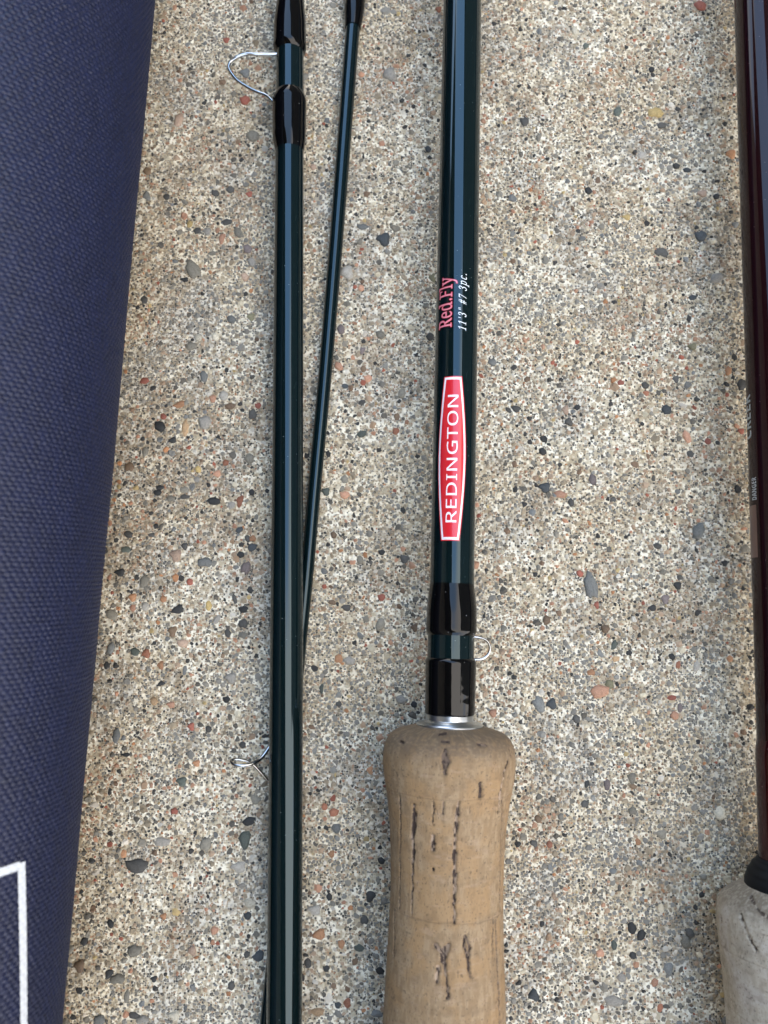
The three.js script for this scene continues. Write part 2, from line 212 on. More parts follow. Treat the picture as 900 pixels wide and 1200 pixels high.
// a worn pebble: a low dome with an uneven outline, unit size
function pebbleShape(seed, corners, sharp) {
  const R = rng(seed), out = [], n = 12, pos = [0, 0.62, 0], uv = [0.5, 0.5], ix = [];
  const ph = R() * 6.28, ph2 = R() * 6.28;
  for (let i = 0; i < n; i++) out.push(1 + sharp * Math.cos(corners * (i / n) * 6.283 + ph) + 0.08 * Math.cos(5 * (i / n) * 6.283 + ph2) + 0.2 * (R() - 0.5));
  const rings = [[0.55, 0.55], [0.9, 0.3], [1, -0.5]];
  for (const [k, y] of rings) for (let i = 0; i < n; i++) { const a = (i / n) * 6.283, r = out[i] * k; pos.push(r * Math.cos(a), y + (y > 0 ? 0.1 * (R() - 0.5) : 0), r * Math.sin(a)); uv.push(0.5 + 0.5 * r * Math.cos(a), 0.5 + 0.5 * r * Math.sin(a)); }
  for (let i = 0; i < n; i++) {
    const m = (i + 1) % n;
    ix.push(0, 1 + m, 1 + i);
    for (let k = 0; k < 2; k++) { const a = 1 + k * n + i, b = 1 + k * n + m, c = a + n, d = b + n; ix.push(a, b, c, b, d, c); }
  }
  const g = new THREE.BufferGeometry(); g.setAttribute('position', new THREE.Float32BufferAttribute(pos, 3)); g.setAttribute('uv', new THREE.Float32BufferAttribute(uv, 2)); g.setIndex(ix); g.computeVertexNormals();
  return g;
}
const pebbleShapes = [0, 1, 2, 3, 4, 5, 6, 7].map((k) => pebbleShape(11 + k, 2 + (k % 2), [0.05, 0.13, 0.09, 0.16][k % 4]));
const stoneGrain = [0, 1, 2].map((k) => colorMap(128, 128, (u, v) => { const a = fbm(u * 9 + k * 7, v * 9, 3), b = vnoise(u * 26 + k, v * 26 + 5); let g = 0.72 + 0.5 * (a - 0.3); if (b > 0.8) g *= 1.35; if (b < 0.15) g *= 0.65; g = clamp(g); return [g, g, g]; }));
const stoneMaterials = new Map();
{
  const R = rng(5); let k = 0;
  for (const [kind, list] of Object.entries(PEBBLES)) for (const [x, z, a, b, turn] of list) {
    const v = k++ % 3, key = kind + v;
    if (!stoneMaterials.has(key)) { const c = STONE[kind], q = [1, 1.25, 0.85][v] * 1.12; stoneMaterials.set(key, std({ color: rgb(Math.min(0.9, c[0] * q), Math.min(0.9, c[1] * q * 0.97), Math.min(0.9, c[2] * q * 0.87)), map: stoneGrain[v], roughness: 0.72 })); }
    const p = part(pavement, 'pebble', pebbleShapes[Math.floor(R() * 8)], stoneMaterials.get(key));
    p.name = k === 1 ? 'pebble' : 'pebble_' + String(k - 1).padStart(3, '0');
    const r = Math.min(a, b);
    p.position.set(x * MM, (relief(x, z) + 0.02 - 0.03 * r) * MM, z * MM); p.rotation.y = -turn * RAD + (R() - 0.5) * 0.2;
    p.scale.set(a * 1.04 * MM, r * 0.62 * MM, b * 1.04 * MM);
  }
}
// the fine gravel and coarse sand between them
{
  const R = rng(77), cell = 2.4, W = Math.ceil((PX[1] - PX[0]) / cell), H = Math.ceil((PZ[1] - PZ[0]) / cell), grid = Array.from({ length: W * H }, () => []);
  const put = (x, z, r) => { const i = clamp(Math.floor((x - PX[0]) / cell), 0, W - 1), j = clamp(Math.floor((z - PZ[0]) / cell), 0, H - 1); grid[j * W + i].push([x, z, r]); };
  const free = (x, z, r) => {
    const i = Math.floor((x - PX[0]) / cell), j = Math.floor((z - PZ[0]) / cell);
    for (let b = Math.max(0, j - 1); b <= Math.min(H - 1, j + 1); b++) for (let a = Math.max(0, i - 1); a <= Math.min(W - 1, i + 1); a++) for (const q of grid[b * W + a]) { const d = (q[2] + r) * 0.96; if ((q[0] - x) ** 2 + (q[1] - z) ** 2 < d * d) return false; }
    return true;
  };
  for (const list of Object.values(PEBBLES)) for (const [x, z, a, b] of list) {          // keep clear of the pebbles
    const n = Math.max(1, Math.round(Math.max(a, b) / Math.min(a, b))), r = Math.min(a, b) * 0.95;
    put(x, z, Math.min(r, 2.2)); if (n > 1) { put(x, z - b * 0.5, Math.min(r, 1.2)); put(x, z + b * 0.5, Math.min(r, 1.2)); }
  }
  const placed = [];
  const stages = [[1.15, 350], [0.9, 1900], [0.7, 12000], [0.54, 52000], [0.42, 150000], [0.31, 200000], [0.23, 120000]];
  for (const [size, tries] of stages) for (let k = 0; k < tries; k++) {
    const x = mix(PX[0] + 2, PX[1] - 2, R()), z = mix(PZ[0] + 2, PZ[1] - 2, R()), r = size * (0.85 + 0.3 * R());
    if (vnoise(x * 0.35 + 3, z * 0.35) < 0.3 && size > 0.4) continue;
    if (size < 0.5 && R() > 0.2 + 1.1 * smooth(0.38, 0.6, fbm(x * 0.06 + 61, z * 0.06, 3))) continue;
    if (!free(x, z, r)) continue;
    put(x, z, r); placed.push([x, z, r, R()]);
  }
  const shapes = [1, 2, 3, 4].map((s) => {
    const g = new THREE.IcosahedronGeometry(1, 1), p = g.attributes.position, q = rng(s * 31), key = new Map();
    for (let i = 0; i < p.count; i++) {
      const k = [p.getX(i), p.getY(i), p.getZ(i)].map((v) => Math.round(v * 1000)).join();
      if (!key.has(k)) key.set(k, 0.72 + 0.5 * q());
      const f = key.get(k); p.setXYZ(i, p.getX(i) * f, p.getY(i) * f, p.getZ(i) * f);
    }
    g.computeVertexNormals();
    return g;
  });
  const kinds = [[21, [0.3, 0.24, 0.158]], [25, [0.215, 0.195, 0.152]], [12, [0.36, 0.255, 0.165]], [11, [0.58, 0.5, 0.35]], [14, [0.115, 0.102, 0.08]], [9, [0.04, 0.038, 0.034]], [2.8, [0.42, 0.22, 0.13]], [1.7, [0.4, 0.19, 0.085]], [1, [0.3, 0.095, 0.055]], [4, [0.18, 0.18, 0.165]], [7, [0.58, 0.52, 0.42]], [4, [0.18, 0.115, 0.07]], [1.2, [0.42, 0.31, 0.14]]];
  const total = kinds.reduce((s, k) => s + k[0], 0), m4 = new THREE.Matrix4(), q4 = new THREE.Quaternion(), e = new THREE.Euler(), col = new THREE.Color();
  const groups = shapes.map(() => []);
  placed.forEach((g, k) => groups[k % 4].push(g));
  groups.forEach((list, s) => {
    const im = new THREE.InstancedMesh(shapes[s], std({ color: 0xffffff, roughness: 0.82 }), list.length);
    im.name = s ? 'gravel_' + String(s).padStart(3, '0') : 'gravel'; im.userData.kind = 'stuff'; im.castShadow = im.receiveShadow = true;
    list.forEach(([x, z, r], k) => {
      e.set((R() - 0.5) * 0.5, R() * 6.28, (R() - 0.5) * 0.5); q4.setFromEuler(e);
      const sx = r * (0.7 + 0.65 * R()), sz = r * (0.7 + 0.65 * R()), sy = r * (0.55 + 0.25 * R());
      m4.compose(new THREE.Vector3(x * MM, (relief(x, z) - 0.42 * sy + 0.06) * MM, z * MM), q4, new THREE.Vector3(sx * MM, sy * MM, sz * MM)); im.setMatrixAt(k, m4);
      const tone = fbm(x * 0.055 + 20, z * 0.055, 2);           // the mix of stones drifts from place to place
      let pick = R() * total, c = kinds[0][1]; for (const [w, cc] of kinds) { if ((pick -= w) < 0) { c = cc; break; } }
      if (R() < 0.65 * smooth(0.48, 0.66, tone)) c = [0.225, 0.21, 0.175];
      else if (R() < 0.4 * smooth(0.54, 0.7, fbm(x * 0.07 + 90, z * 0.07 + 30, 3))) c = R() < 0.7 ? [0.36, 0.245, 0.15] : [0.38, 0.215, 0.13];
      const g = 0.78 + 0.44 * R(), h = (R() - 0.5) * 0.05;
      im.setColorAt(k, col.setRGB(clamp(c[0] * g * (1 + h)), clamp(c[1] * g), clamp(c[2] * g * (1 - h))));
    });
    pavement.add(im);
  });
}

// ---------------------------------------------------------------- the house beside and the garage across, which leave a strip of sky overhead
const ALLEY = new THREE.Vector3(-0.545, 0, -0.838), turnAlley = Math.atan2(-ALLEY.z, ALLEY.x);   // local x runs along the strip, local z across it (towards the garage)
function box(x0, x1, y0, y1, z0, z1) { const g = new THREE.BoxGeometry(x1 - x0, y1 - y0, z1 - z0); g.translate((x0 + x1) / 2, (y0 + y1) / 2, (z0 + z1) / 2); return g; }
{
  const house = thing('house', 'pale house wall under a deep eave beside the paved strip', 'house', [0, 0, 0]); house.rotation.y = turnAlley;
  const wallM = std({ color: rgb(0.3, 0.285, 0.26), roughness: 0.9 }), trim = std({ color: rgb(0.05, 0.052, 0.055), roughness: 0.8 });
  part(house, 'wall', box(-2, 4.4, 0, 5.4, -1.5, -1.3), wallM);
  part(house, 'eave', box(-2, 4.4, 2.55, 2.7, -1.297, -0.12), trim);
  part(house, 'roof', box(-2.2, 4.6, 5.41, 5.6, -5, -1.1), trim);
  const garage = thing('garage', 'dark grey garage with lapped siding across from the house', 'garage', [0, 0, 0]); garage.rotation.y = turnAlley;
  part(garage, 'wall', box(-2, 3.4, 0, 3.0, 2.22, 2.5), wallM);
  const board = box(-2, 3.4, 0, 0.2, 0, 0.02), bm = std({ color: rgb(0.095, 0.1, 0.096), roughness: 0.75 });
  for (let k = 0; k < 14; k++) { const b = part(garage, 'siding_board', board, bm); b.position.set(0, 0.05 + k * 0.21, 2.18); b.rotation.x = 0.06; }
  part(garage, 'roof', box(-2.1, 3.5, 3.001, 3.12, 2.1, 5), trim);
}

// ---------------------------------------------------------------- materials of the rods
// specks of dust and a few hairline scratches on the varnish
function varnish(r, g, bl, seed) {
  const c = document.createElement('canvas'); c.width = c.height = 1024; const x = c.getContext('2d'), R = rng(seed), css = (k, a) => `rgba(${k},${k},${Math.round(k * 0.98)},${a})`;
  x.fillStyle = `rgb(${Math.round(toSRGB(r))},${Math.round(toSRGB(g))},${Math.round(toSRGB(bl))})`; x.fillRect(0, 0, 1024, 1024);
  for (let k = 0; k < 46; k++) { x.fillStyle = css(150 + 60 * R(), 0.25 + 0.5 * R()); x.beginPath(); x.ellipse(1024 * R(), 1024 * R(), 1 + 2.2 * R(), 1 + 1.6 * R(), R() * 3, 0, 6.3); x.fill(); }
  for (let k = 0; k < 9; k++) { x.strokeStyle = css(140, 0.2 + 0.2 * R()); x.lineWidth = 0.8 + R(); x.beginPath(); const a = 1024 * R(), q = 1024 * R(); x.moveTo(a, q); x.quadraticCurveTo(a + 30 * (R() - 0.5), q + 30, a + 40 * (R() - 0.5), q + 20 + 60 * R()); x.stroke(); }
  const t = new THREE.CanvasTexture(c); t.colorSpace = THREE.SRGBColorSpace; finish(t); t.repeat.set(1 / 0.05, 1 / 0.05);
  return t;
}
const blankGreen = phys({ map: varnish(0.0021, 0.0076, 0.0088, 3), roughness: 0.045, specularColor: rgb(0.7, 0.9, 1), specularIntensity: 1.12 });
const wrapBlack = phys({ map: varnish(0.0018, 0.0018, 0.0021, 9), roughness: 0.035, specularIntensity: 0.62 });
const blankMaroon = phys({ map: varnish(0.012, 0.0024, 0.0036, 5), roughness: 0.07, specularIntensity: 0.65 });
const wrapMaroon = phys({ map: varnish(0.024, 0.0018, 0.0042, 7), roughness: 0.05, specularIntensity: 0.8 });
const steel = std({ color: rgb(0.45, 0.45, 0.44), metalness: 1, roughness: 0.2 });
const aluminium = std({ color: rgb(0.52, 0.54, 0.55), metalness: 1, roughness: 0.3 });
const rubber = phys({ color: rgb(0.004, 0.0055, 0.0075), roughness: 0.55, specularIntensity: 0.4 });
const wobble = (s, th, k) => 0.02 * (fbm(s * 0.07 + k, th * 0.8 + k, 2) - 0.5);

// thread wrap under a coat of varnish: swells from the blank and ends in a rounded lip
function wrapShape(s0, s1, r0, r1, r2, { left = 0.25, right = 0.1, bump = 0, at = 90 } = {}) {
  const L = s1 - s0;
  return turned(s0, s1, (s, th) => {
    const t = (s - s0) / L, rise = smooth(0, left, t) , fall = 1 - smooth(1 - right, 1, t);
    const d = Math.abs(((th / RAD - at + 540) % 360) - 180) / 40, lump = bump * Math.exp(-d * d) * rise * fall;
    return mix(r0, mix(r1, r2, t), Math.sqrt(rise * fall)) + lump + wobble(s * 6, th, 3) * 1.5;
  }, { rings: 80, segments: 72 });
}
// print on a rod: a thin film that follows the surface; the text runs towards -s, its top towards the left
function film(parent, name, { r, s0, s1, a0, a1, material, lift = 0.035, width }) {
  return part(parent, name, sheet(24, 40, (i, j) => {
    const s = mix(s1, s0, j), half = width ? width(1 - j) : 1, mid = (a0 + a1) / 2, th = mix(mid + (a0 - mid) * half, mid + (a1 - mid) * half, i) * RAD, q = r(s) + lift;
    return [q * Math.sin(th), q * Math.cos(th), s, j, 1 - (th / RAD - a0) / (a1 - a0)];
  }), material);
}
function print(w, h, draw, more = {}) {
  const c = document.createElement('canvas'); c.width = w; c.height = h; const x = c.getContext('2d'); draw(x, w, h);
  const t = new THREE.CanvasTexture(c); t.colorSpace = THREE.SRGBColorSpace; t.magFilter = THREE.LinearFilter; t.anisotropy = 8;
  return phys({ map: t, roughness: 0.3, clearcoat: 0.6, clearcoatRoughness: 0.04, ...more });
}

// ---------------------------------------------------------------- cork
// marks: a pit or crack along points [angle, s] with half-width (mm) and depth (mm); fill 0 dark .. 1 pale crumbs
function corkField(marks, look) {
  const segs = [];
  for (const m of marks) for (let k = 0; k + 1 < m.p.length; k++) segs.push([m, ...m.p[k], ...m.p[k + 1], m.w[Math.min(k, m.w.length - 1)], m.w[Math.min(k + 1, m.w.length - 1)]]);
  return (deg, s) => {
    const mmA = deg * 0.258;                                       // millimetres round the handle
    let pit = 0, fill = 0, stain = 0;
    for (const [m, a0, s0, a1, s1, w0, w1] of segs) {
      if (s < Math.min(s0, s1) - 2.2 || s > Math.max(s0, s1) + 2.2) continue;
      const ax = a0 * 0.258, bx = a1 * 0.258, dx = bx - ax, ds = s1 - s0, t = clamp(((mmA - ax) * dx + (s - s0) * ds) / (dx * dx + ds * ds + 1e-6));
      const wig = 0.34 * (vnoise(s * 1.3 + a0, a0 * 3.1) - 0.5) + 0.16 * (vnoise(s * 4 + a0, 9) - 0.5);
      const d = Math.hypot(mmA + wig - ax - dx * t, s - s0 - ds * t), w = mix(w0, w1, t) * (0.5 + 0.7 * vnoise(s * 1.1 + a0, a0 + 4));
      const q = 1 - smooth(w * 0.55, w * 1.15, d);
      if (q > pit) { pit = q; fill = m.fill * smooth(0.35, 0.7, vnoise(s * 1.1 + a0 * 3, mmA * 2.2)); }
      stain = Math.max(stain, (m.halo ?? 0.35) * (1 - smooth(w, w + 0.8, d)) * vnoise(s * 3, mmA * 3));
    }
    let depth = pit * (0.55 - 0.25 * fill);
    const streak = fbm(mmA * 1.25, s * 0.42, 4), fine = vnoise(mmA * 5, s * 1.5), pore = vnoise(mmA * 3.3 + 50, s * 2.2), ring = vnoise(s * 0.9 + 3 * fbm(mmA * 0.12, s * 0.1, 2), 2.5), blotch = fbm(mmA * 0.22 + 8, s * 0.16, 3);
    let c = mix3(look.light, look.mid, smooth(0.32, 0.68, streak));
    c = mix3(c, look.warm, 0.7 * smooth(0.42, 0.66, blotch));
    c = mix3(c, look.dark, 0.3 * smooth(0.55, 0.75, fbm(mmA * 0.5 + 31, s * 0.5 + 8, 4)));
    c = mix3(c, look.crumb, 0.3 * smooth(0.62, 0.8, fbm(mmA * 0.35 + 71, s * 1.1, 4)));
    c = mix3(c, look.dark, 0.3 * smooth(0.6, 0.85, ring) * vnoise(mmA * 0.5, s * 0.6) + 0.3 * smooth(0.7, 0.9, fine));
    if (pore > 0.86) { c = mix3(c, look.pit, 0.5); depth += 0.05; }
    c = mix3(c, look.dark, stain);
    // darker tone in flecks and smears, strongest at the grip shoulder
    const mottle = look.mottle(s) * (0.45 + 0.55 * smooth(0.25, 0.65, fbm(mmA * 1.7 + 3, s * 2.6, 4))) ;
    c = mix3(c, look.mottleTone, mottle);
    for (const q of look.seams) { const e = Math.abs(s - q - 0.5 * (fbm(mmA * 0.3, q, 2) - 0.5)); c = mix3(c, look.pit, 0.25 * (1 - smooth(0.06, 0.2, e)) * (0.35 + 0.65 * vnoise(mmA * 1.1, q))); depth += 0.09 * (1 - smooth(0.05, 0.22, e)); }
    c = mix3(c, mix3(look.pit, look.crumb, fill), smooth(0.15, 0.75, pit));
    depth += 0.05 * (streak - 0.5) + 0.03 * fine;
    return { c, depth };
  };
}
function corkHandle(rod, name, { prof, field, s0, cuts, s1, material, lumpy = 0.12 }) {
  const grip = new THREE.Group(); grip.name = name; rod.add(grip);
  const edges = [s0, ...cuts, s1];
  for (let k = 0; k + 1 < edges.length; k++) {
    const a = edges[k], b = edges[k + 1], L = b - a;
    part(grip, 'cork_ring', turned(a, b, (s, th) => { const deg = th / RAD; return prof(s) - field(deg, s).depth + lumpy * (fbm(deg * 0.03 + 5, s * 0.12, 2) - 0.5); },
      { segments: 330, rings: Math.round(L / 0.25), uv: (deg, s) => [(deg + 180) / 360, (s - s0) / (s1 - s0)] }), material);
  }
  return grip;
}
function corkMaterial(field, s0, s1, rough) {
  const map = colorMap(1024, Math.round((s1 - s0) * 11), (u, v) => field(u * 360 - 180, mix(s0, s1, v)).c);
  map.wrapT = THREE.ClampToEdgeWrapping;
  return std({ map, roughness: rough });
}

// ---------------------------------------------------------------- butt section of the green rod, with its cork handle
{
  const rod = along(thing('fly_rod', 'glossy dark green fly rod butt with red oval label and tan cork handle', 'fishing rod', [17.75 * MM, 16.6 * MM, 0]), [-0.0305, 0.0085, 1]);
  const blank = profile([[-420, 4.9], [-182, 5.62], [-60, 5.84], [0, 5.82], [28, 5.8]]);
  part(rod, 'blank', turned(-420, 27, (s, th) => blank(s) + wobble(s, th, 1), { rings: 240, segments: 96 }), blankGreen);
  part(rod, 'thread_wrap', wrapShape(-8.6, 5.2, 5.82, 6.42, 6.62, { left: 0.55, right: 0.12, bump: 0.12 }), wrapBlack);
  part(rod, 'thread_wrap', wrapShape(10.6, 25.2, 6.0, 6.62, 6.38, { left: 0.07, right: 0.03, bump: 0.12 }), wrapBlack);
  part(rod, 'varnish_coat', turned(4.4, 11.4, (s, th) => 6.12 + wobble(s * 5, th, 5), { rings: 16 }), blankGreen);
  wire(rod, 'hook_keeper', [[22.4, 17.2, 3.4], [23.4, 17.2, 5.1], [24.6, 17.1, 5.35], [25.9, 17, 5.7], [27.2, 16.9, 6.6], [27.75, 16.8, 8.1], [27.3, 16.8, 9.7], [26.2, 16.9, 10.75], [24.9, 17, 11.1], [23.4, 17.1, 11.25], [22.2, 17.2, 13]], 0.36, steel);
  part(rod, 'winding_check', turned(23.9, 28.7, profile([[23.9, 5.9], [24.3, 5.9], [24.35, 6.1], [26.4, 6.16], [26.9, 6.7], [27.2, 8.3], [27.6, 8.55], [28.1, 8.5], [28.7, 8.3]]), { rings: 70, segments: 96 }), aluminium);
  // the label
  const sticker = print(2048, 512, (x, w, h) => {
    const mm = w / 44.1, cx = w / 2, cy = h / 2, shape = (grow) => { const L = w / 2 - 6 + grow, e = h * 0.305 + grow, m = h * 0.485 + grow; x.beginPath(); x.moveTo(cx - L, cy - e); x.quadraticCurveTo(cx - L * 0.4, cy - m, cx, cy - m); x.quadraticCurveTo(cx + L * 0.4, cy - m, cx + L, cy - e); x.lineTo(cx + L, cy + e); x.quadraticCurveTo(cx + L * 0.4, cy + m, cx, cy + m); x.quadraticCurveTo(cx - L * 0.4, cy + m, cx - L, cy + e); x.closePath(); };
    x.clearRect(0, 0, w, h); shape(0); x.fillStyle = '#d41c28'; x.fill(); shape(-28); x.lineWidth = 32; x.strokeStyle = '#f4eef0'; x.stroke();
    x.fillStyle = '#f6f0f1'; x.strokeStyle = '#f6f0f1'; x.lineWidth = 4; x.textAlign = 'center'; x.textBaseline = 'middle'; x.font = '300px sans-serif';
    const text = 'REDINGTON', tw = x.measureText(text).width; x.save(); x.translate(cx - 8, cy + 10); x.scale((mm * 35.2) / tw, 0.83); x.fillText(text, 0, 0); x.restore();
  }, { transparent: true });
  film(rod, 'label_sticker', { r: blank, s0: -63.9, s1: -19.3, a0: -52, a1: 28, material: sticker });
  const script = print(1024, 400, (x, w, h) => {
    x.clearRect(0, 0, w, h); x.textBaseline = 'alphabetic'; x.font = '335px serif'; x.save(); x.translate(30, 280); const t = 'Red.Fly', tw = x.measureText(t).width; x.scale((w - 70) / tw, 1);
    x.lineJoin = 'round'; x.lineWidth = 18; x.strokeStyle = '#b80f26'; x.strokeText(t, 0, 0); x.fillStyle = '#e9929e'; x.fillText(t, 0, 0); x.restore();
  }, { transparent: true });
  film(rod, 'printed_lettering', { r: blank, s0: -92.8, s1: -77.0, a0: -66, a1: 2, material: script });
  const spec = print(1024, 256, (x, w, h) => {
    x.clearRect(0, 0, w, h); x.textBaseline = 'alphabetic'; x.font = 'italic 200px serif'; x.fillStyle = '#eef1f1';
    const t = '11\'3" #7 3pc.', gap = 34, tw = [...t].reduce((s, q) => s + x.measureText(q).width + gap, 0); x.save(); x.translate(20, 190); x.transform((w - 40) / tw, 0, -0.1, 1, 12, 0);
    let at = 0; for (const q of t) { x.fillText(q, at, 0); at += x.measureText(q).width + gap; } x.restore();
  }, { transparent: true });
  film(rod, 'printed_lettering', { r: blank, s0: -93.4, s1: -75.9, a0: -8, a1: 31, material: spec });

  const marks = [
    { p: [[-8.3, 31.6], [-7.7, 34.1], [-7.5, 36.9]], w: [0.5, 1.0, 0.4], fill: 0.25, halo: 0.6 },
    { p: [[54.2, 34.3], [47.2, 37.3], [45.5, 41.3], [46.4, 46.4]], w: [0.3, 0.35, 0.3, 0.35], fill: 0.9 },
    { p: [[21.6, 38.9], [22.5, 42.1]], w: [0.35, 0.6], fill: 0.1, halo: 0.5 },
    { p: [[-51.8, 43.4], [-54.3, 48.8], [-58, 57], [-58.2, 70.7]], w: [0.15, 0.2, 0.25, 0.18], fill: 0.3 },
    { p: [[-36, 45.1], [-37, 49], [-39.7, 53.1], [-38.8, 56], [-40.1, 59.9], [-40.3, 70.7]], w: [0.5, 0.75, 0.5, 0.6, 0.3, 0.16], fill: 0.8, halo: 0.5 },
    { p: [[-16.8, 43.3], [-18, 49]], w: [0.12], fill: 0.1, halo: 0.3 },
    { p: [[-8.6, 43.4], [-8.9, 46.4]], w: [0.16], fill: 0.5, halo: 0.4 },
    { p: [[4.2, 43.2], [2.9, 46.2], [2.2, 52.1], [1.9, 57], [2.8, 62.7], [2.3, 66.5], [3.5, 70.8]], w: [0.35, 0.7, 0.4, 0.75, 0.5, 0.4, 0.45], fill: 0.75, halo: 0.45 },
    { p: [[-18.5, 51.7], [-18.5, 54.7]], w: [0.7], fill: 0.9, halo: 0.8 },
    { p: [[-18.4, 59.1], [-17.9, 59.4]], w: [0.4], fill: 0, halo: 0.2 },
    { p: [[-68.1, 71.2], [-64.3, 81.4]], w: [0.22, 0.3], fill: 0.1 },
    { p: [[52.2, 71.7], [53.4, 78], [55.2, 85.6], [56.7, 94.5], [54.7, 100.3]], w: [0.25, 0.3, 0.4, 0.35, 0.3], fill: 0.35, halo: 0.5 },
    { p: [[48.2, 71.4], [46.4, 78.8]], w: [0.18], fill: 0.2 },
    { p: [[-13.8, 75.9], [-8.8, 77.3], [-7.1, 79.1]], w: [0.7, 0.6, 0.5], fill: 0.6, halo: 0.8 },
    { p: [[-1.8, 75.4], [-5.7, 76.9], [-6.3, 79.4], [-2.9, 83], [-1.9, 86.5]], w: [0.6, 0.9, 0.7, 0.25, 0.6], fill: 0.55, halo: 0.7 },
    { p: [[-11.7, 80.4], [-12.5, 83.5]], w: [0.7, 0.6], fill: 1, halo: 0.4 },
    { p: [[13.6, 73.7], [12.8, 75.9], [15.4, 77.4], [17.1, 80], [18.8, 82.6]], w: [0.4, 0.35, 0.45, 0.4, 0.2], fill: 0.4 },
    { p: [[14.6, 73.6], [18.8, 76.4], [17.1, 78.6]], w: [0.25, 0.35, 0.3], fill: 0.3 },
    { p: [[48.9, 43.5], [56.3, 48.9], [59.2, 57.1], [62, 70.2]], w: [0.14, 0.16, 0.2, 0.18], fill: 0.2, halo: 0.4 },
    { p: [[-11.9, 30], [-5.3, 30]], w: [0.35], fill: 0.1 }, { p: [[22.7, 30.4], [30.1, 30.7]], w: [0.4], fill: 0.4 }, { p: [[60, 32], [60.5, 33.4]], w: [0.35], fill: 0.1 }, { p: [[-17, 28.8], [-9, 28.6]], w: [0.3], fill: 0.1 }, { p: [[-55, 31], [-50, 31.2]], w: [0.35], fill: 0.1 },
  ];
  const look = { light: [0.35, 0.243, 0.135], mid: [0.275, 0.18, 0.092], warm: [0.345, 0.21, 0.093], dark: [0.15, 0.092, 0.046], pit: [0.05, 0.03, 0.021], crumb: [0.42, 0.3, 0.2], mottleTone: [0.15, 0.105, 0.066], seams: [43, 71, 99], mottle: (s) => 0.75 * (1 - smooth(31, 36, s)) + 0.12 };
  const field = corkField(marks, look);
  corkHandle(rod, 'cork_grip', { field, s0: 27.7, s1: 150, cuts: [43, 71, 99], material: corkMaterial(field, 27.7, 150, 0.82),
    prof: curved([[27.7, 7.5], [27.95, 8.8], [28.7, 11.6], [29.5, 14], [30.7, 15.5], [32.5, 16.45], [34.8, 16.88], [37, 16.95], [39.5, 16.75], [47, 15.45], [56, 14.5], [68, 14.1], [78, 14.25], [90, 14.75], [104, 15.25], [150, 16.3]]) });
}

// ---------------------------------------------------------------- middle section, with a snake guide at its end
{
  const rod = along(thing('rod_section', 'straight dark green rod section with wire loop guide near its top', 'fishing rod section', [-26.7 * MM, 8 * MM, 0]), [0.0107, 0, 1]);
  const blank = profile([[-420, 3.6], [-188, 4.1], [-139, 4.2], [-53, 4.33], [20, 4.52], [100, 4.55], [400, 5]]);
  part(rod, 'blank', turned(-420, 400, (s, th) => blank(s) + wobble(s, th, 2), { rings: 300, segments: 80 }), blankGreen);
  part(rod, 'thread_wrap', wrapShape(-187.5, -169.5, 4.12, 4.55, 4.95, { left: 0.5, right: 0.12, bump: 0.25, at: -80 }), wrapBlack);
  part(rod, 'thread_wrap', wrapShape(-156.2, -137.2, 4.18, 5.05, 4.75, { left: 0.16, right: 0.28, bump: 0.25, at: -80 }), wrapBlack);
  const z = (s) => s;
  wire(rod, 'snake_guide', [[-29.5, 8.6, -170.4], [-31.6, 8.7, -169], [-33.9, 8.9, -168.5], [-36.6, 9.2, -168.3], [-39.2, 9.5, -168.1], [-41.5, 9.6, -168.1], [-44.4, 9.5, -167.1], [-46.3, 9.1, -165.8], [-46.8, 9, -164], [-45.9, 8.6, -162.3], [-44.2, 8.4, -160.3], [-41, 8, -158.3], [-38.3, 7.9, -156.9], [-35.6, 8, -155.7], [-33.9, 8.4, -153.9], [-32, 8.6, -151.2], [-30, 8.7, -149.4]], 0.48, steel, { n: 160 });
}

// ---------------------------------------------------------------- tip section, which passes under the middle section
{
  const rod = thing('rod_tip_section', 'thin dark green rod tip lying slantwise under the thicker rod section', 'fishing rod section', [0, 0, 0]);
  const pts = [[6, 3.2, -420], [-3.4, 3.1, -275], [-9.1, 2.9, -192], [-14.15, 2.7, -115], [-17.4, 2.55, -69], [-20.2, 2.4, -34], [-21.9, 2.3, -11], [-23.8, 2.2, 11], [-26.4, 2.1, 48], [-29.2, 2.0, 85], [-31.2, 2.0, 107], [-36, 1.9, 160], [-46, 1.8, 260]];
  const curve = new THREE.CatmullRomCurve3(pts.map((p) => new THREE.Vector3(...p).multiplyScalar(MM)), false, 'centripetal');
  part(rod, 'blank', swept(curve, (t) => mix(2.75, 1.25, t), 220, 32), blankGreen);
  const wrap = new THREE.CatmullRomCurve3([[-7.55, 2.9, -214], [-8.3, 2.9, -203.5], [-9.1, 2.9, -192], [-9.75, 2.87, -182.3]].map((p) => new THREE.Vector3(...p).multiplyScalar(MM)));
  part(rod, 'thread_wrap', swept(wrap, (t) => 2.45 + 0.75 * Math.sqrt(smooth(0, 0.15, t) * (1 - smooth(0.75, 1, t))), 60, 40), wrapBlack);
  wire(rod, 'snake_guide', [[-27, 2.9, 28], [-29.2, 3.0, 31.8], [-30.5, 3.3, 33.8], [-31.9, 4.2, 36.2], [-33.7, 5.5, 38.4], [-35.4, 7, 39.1], [-37.3, 8, 39.4], [-39.2, 8.3, 39.4], [-40.6, 7.8, 39], [-41.1, 7, 38.4], [-40.2, 6.2, 38.2], [-38.7, 5.8, 38.4], [-37, 5.3, 38.9], [-35.6, 4.9, 39.8], [-33.6, 4.1, 42], [-31.8, 3.5, 44.1], [-30, 3, 46.3], [-28.2, 2.8, 50]], 0.38, steel, { n: 160, flat: (t) => 1 + 0.45 * Math.exp(-(((t - 0.3) / 0.13) ** 2)) });
}

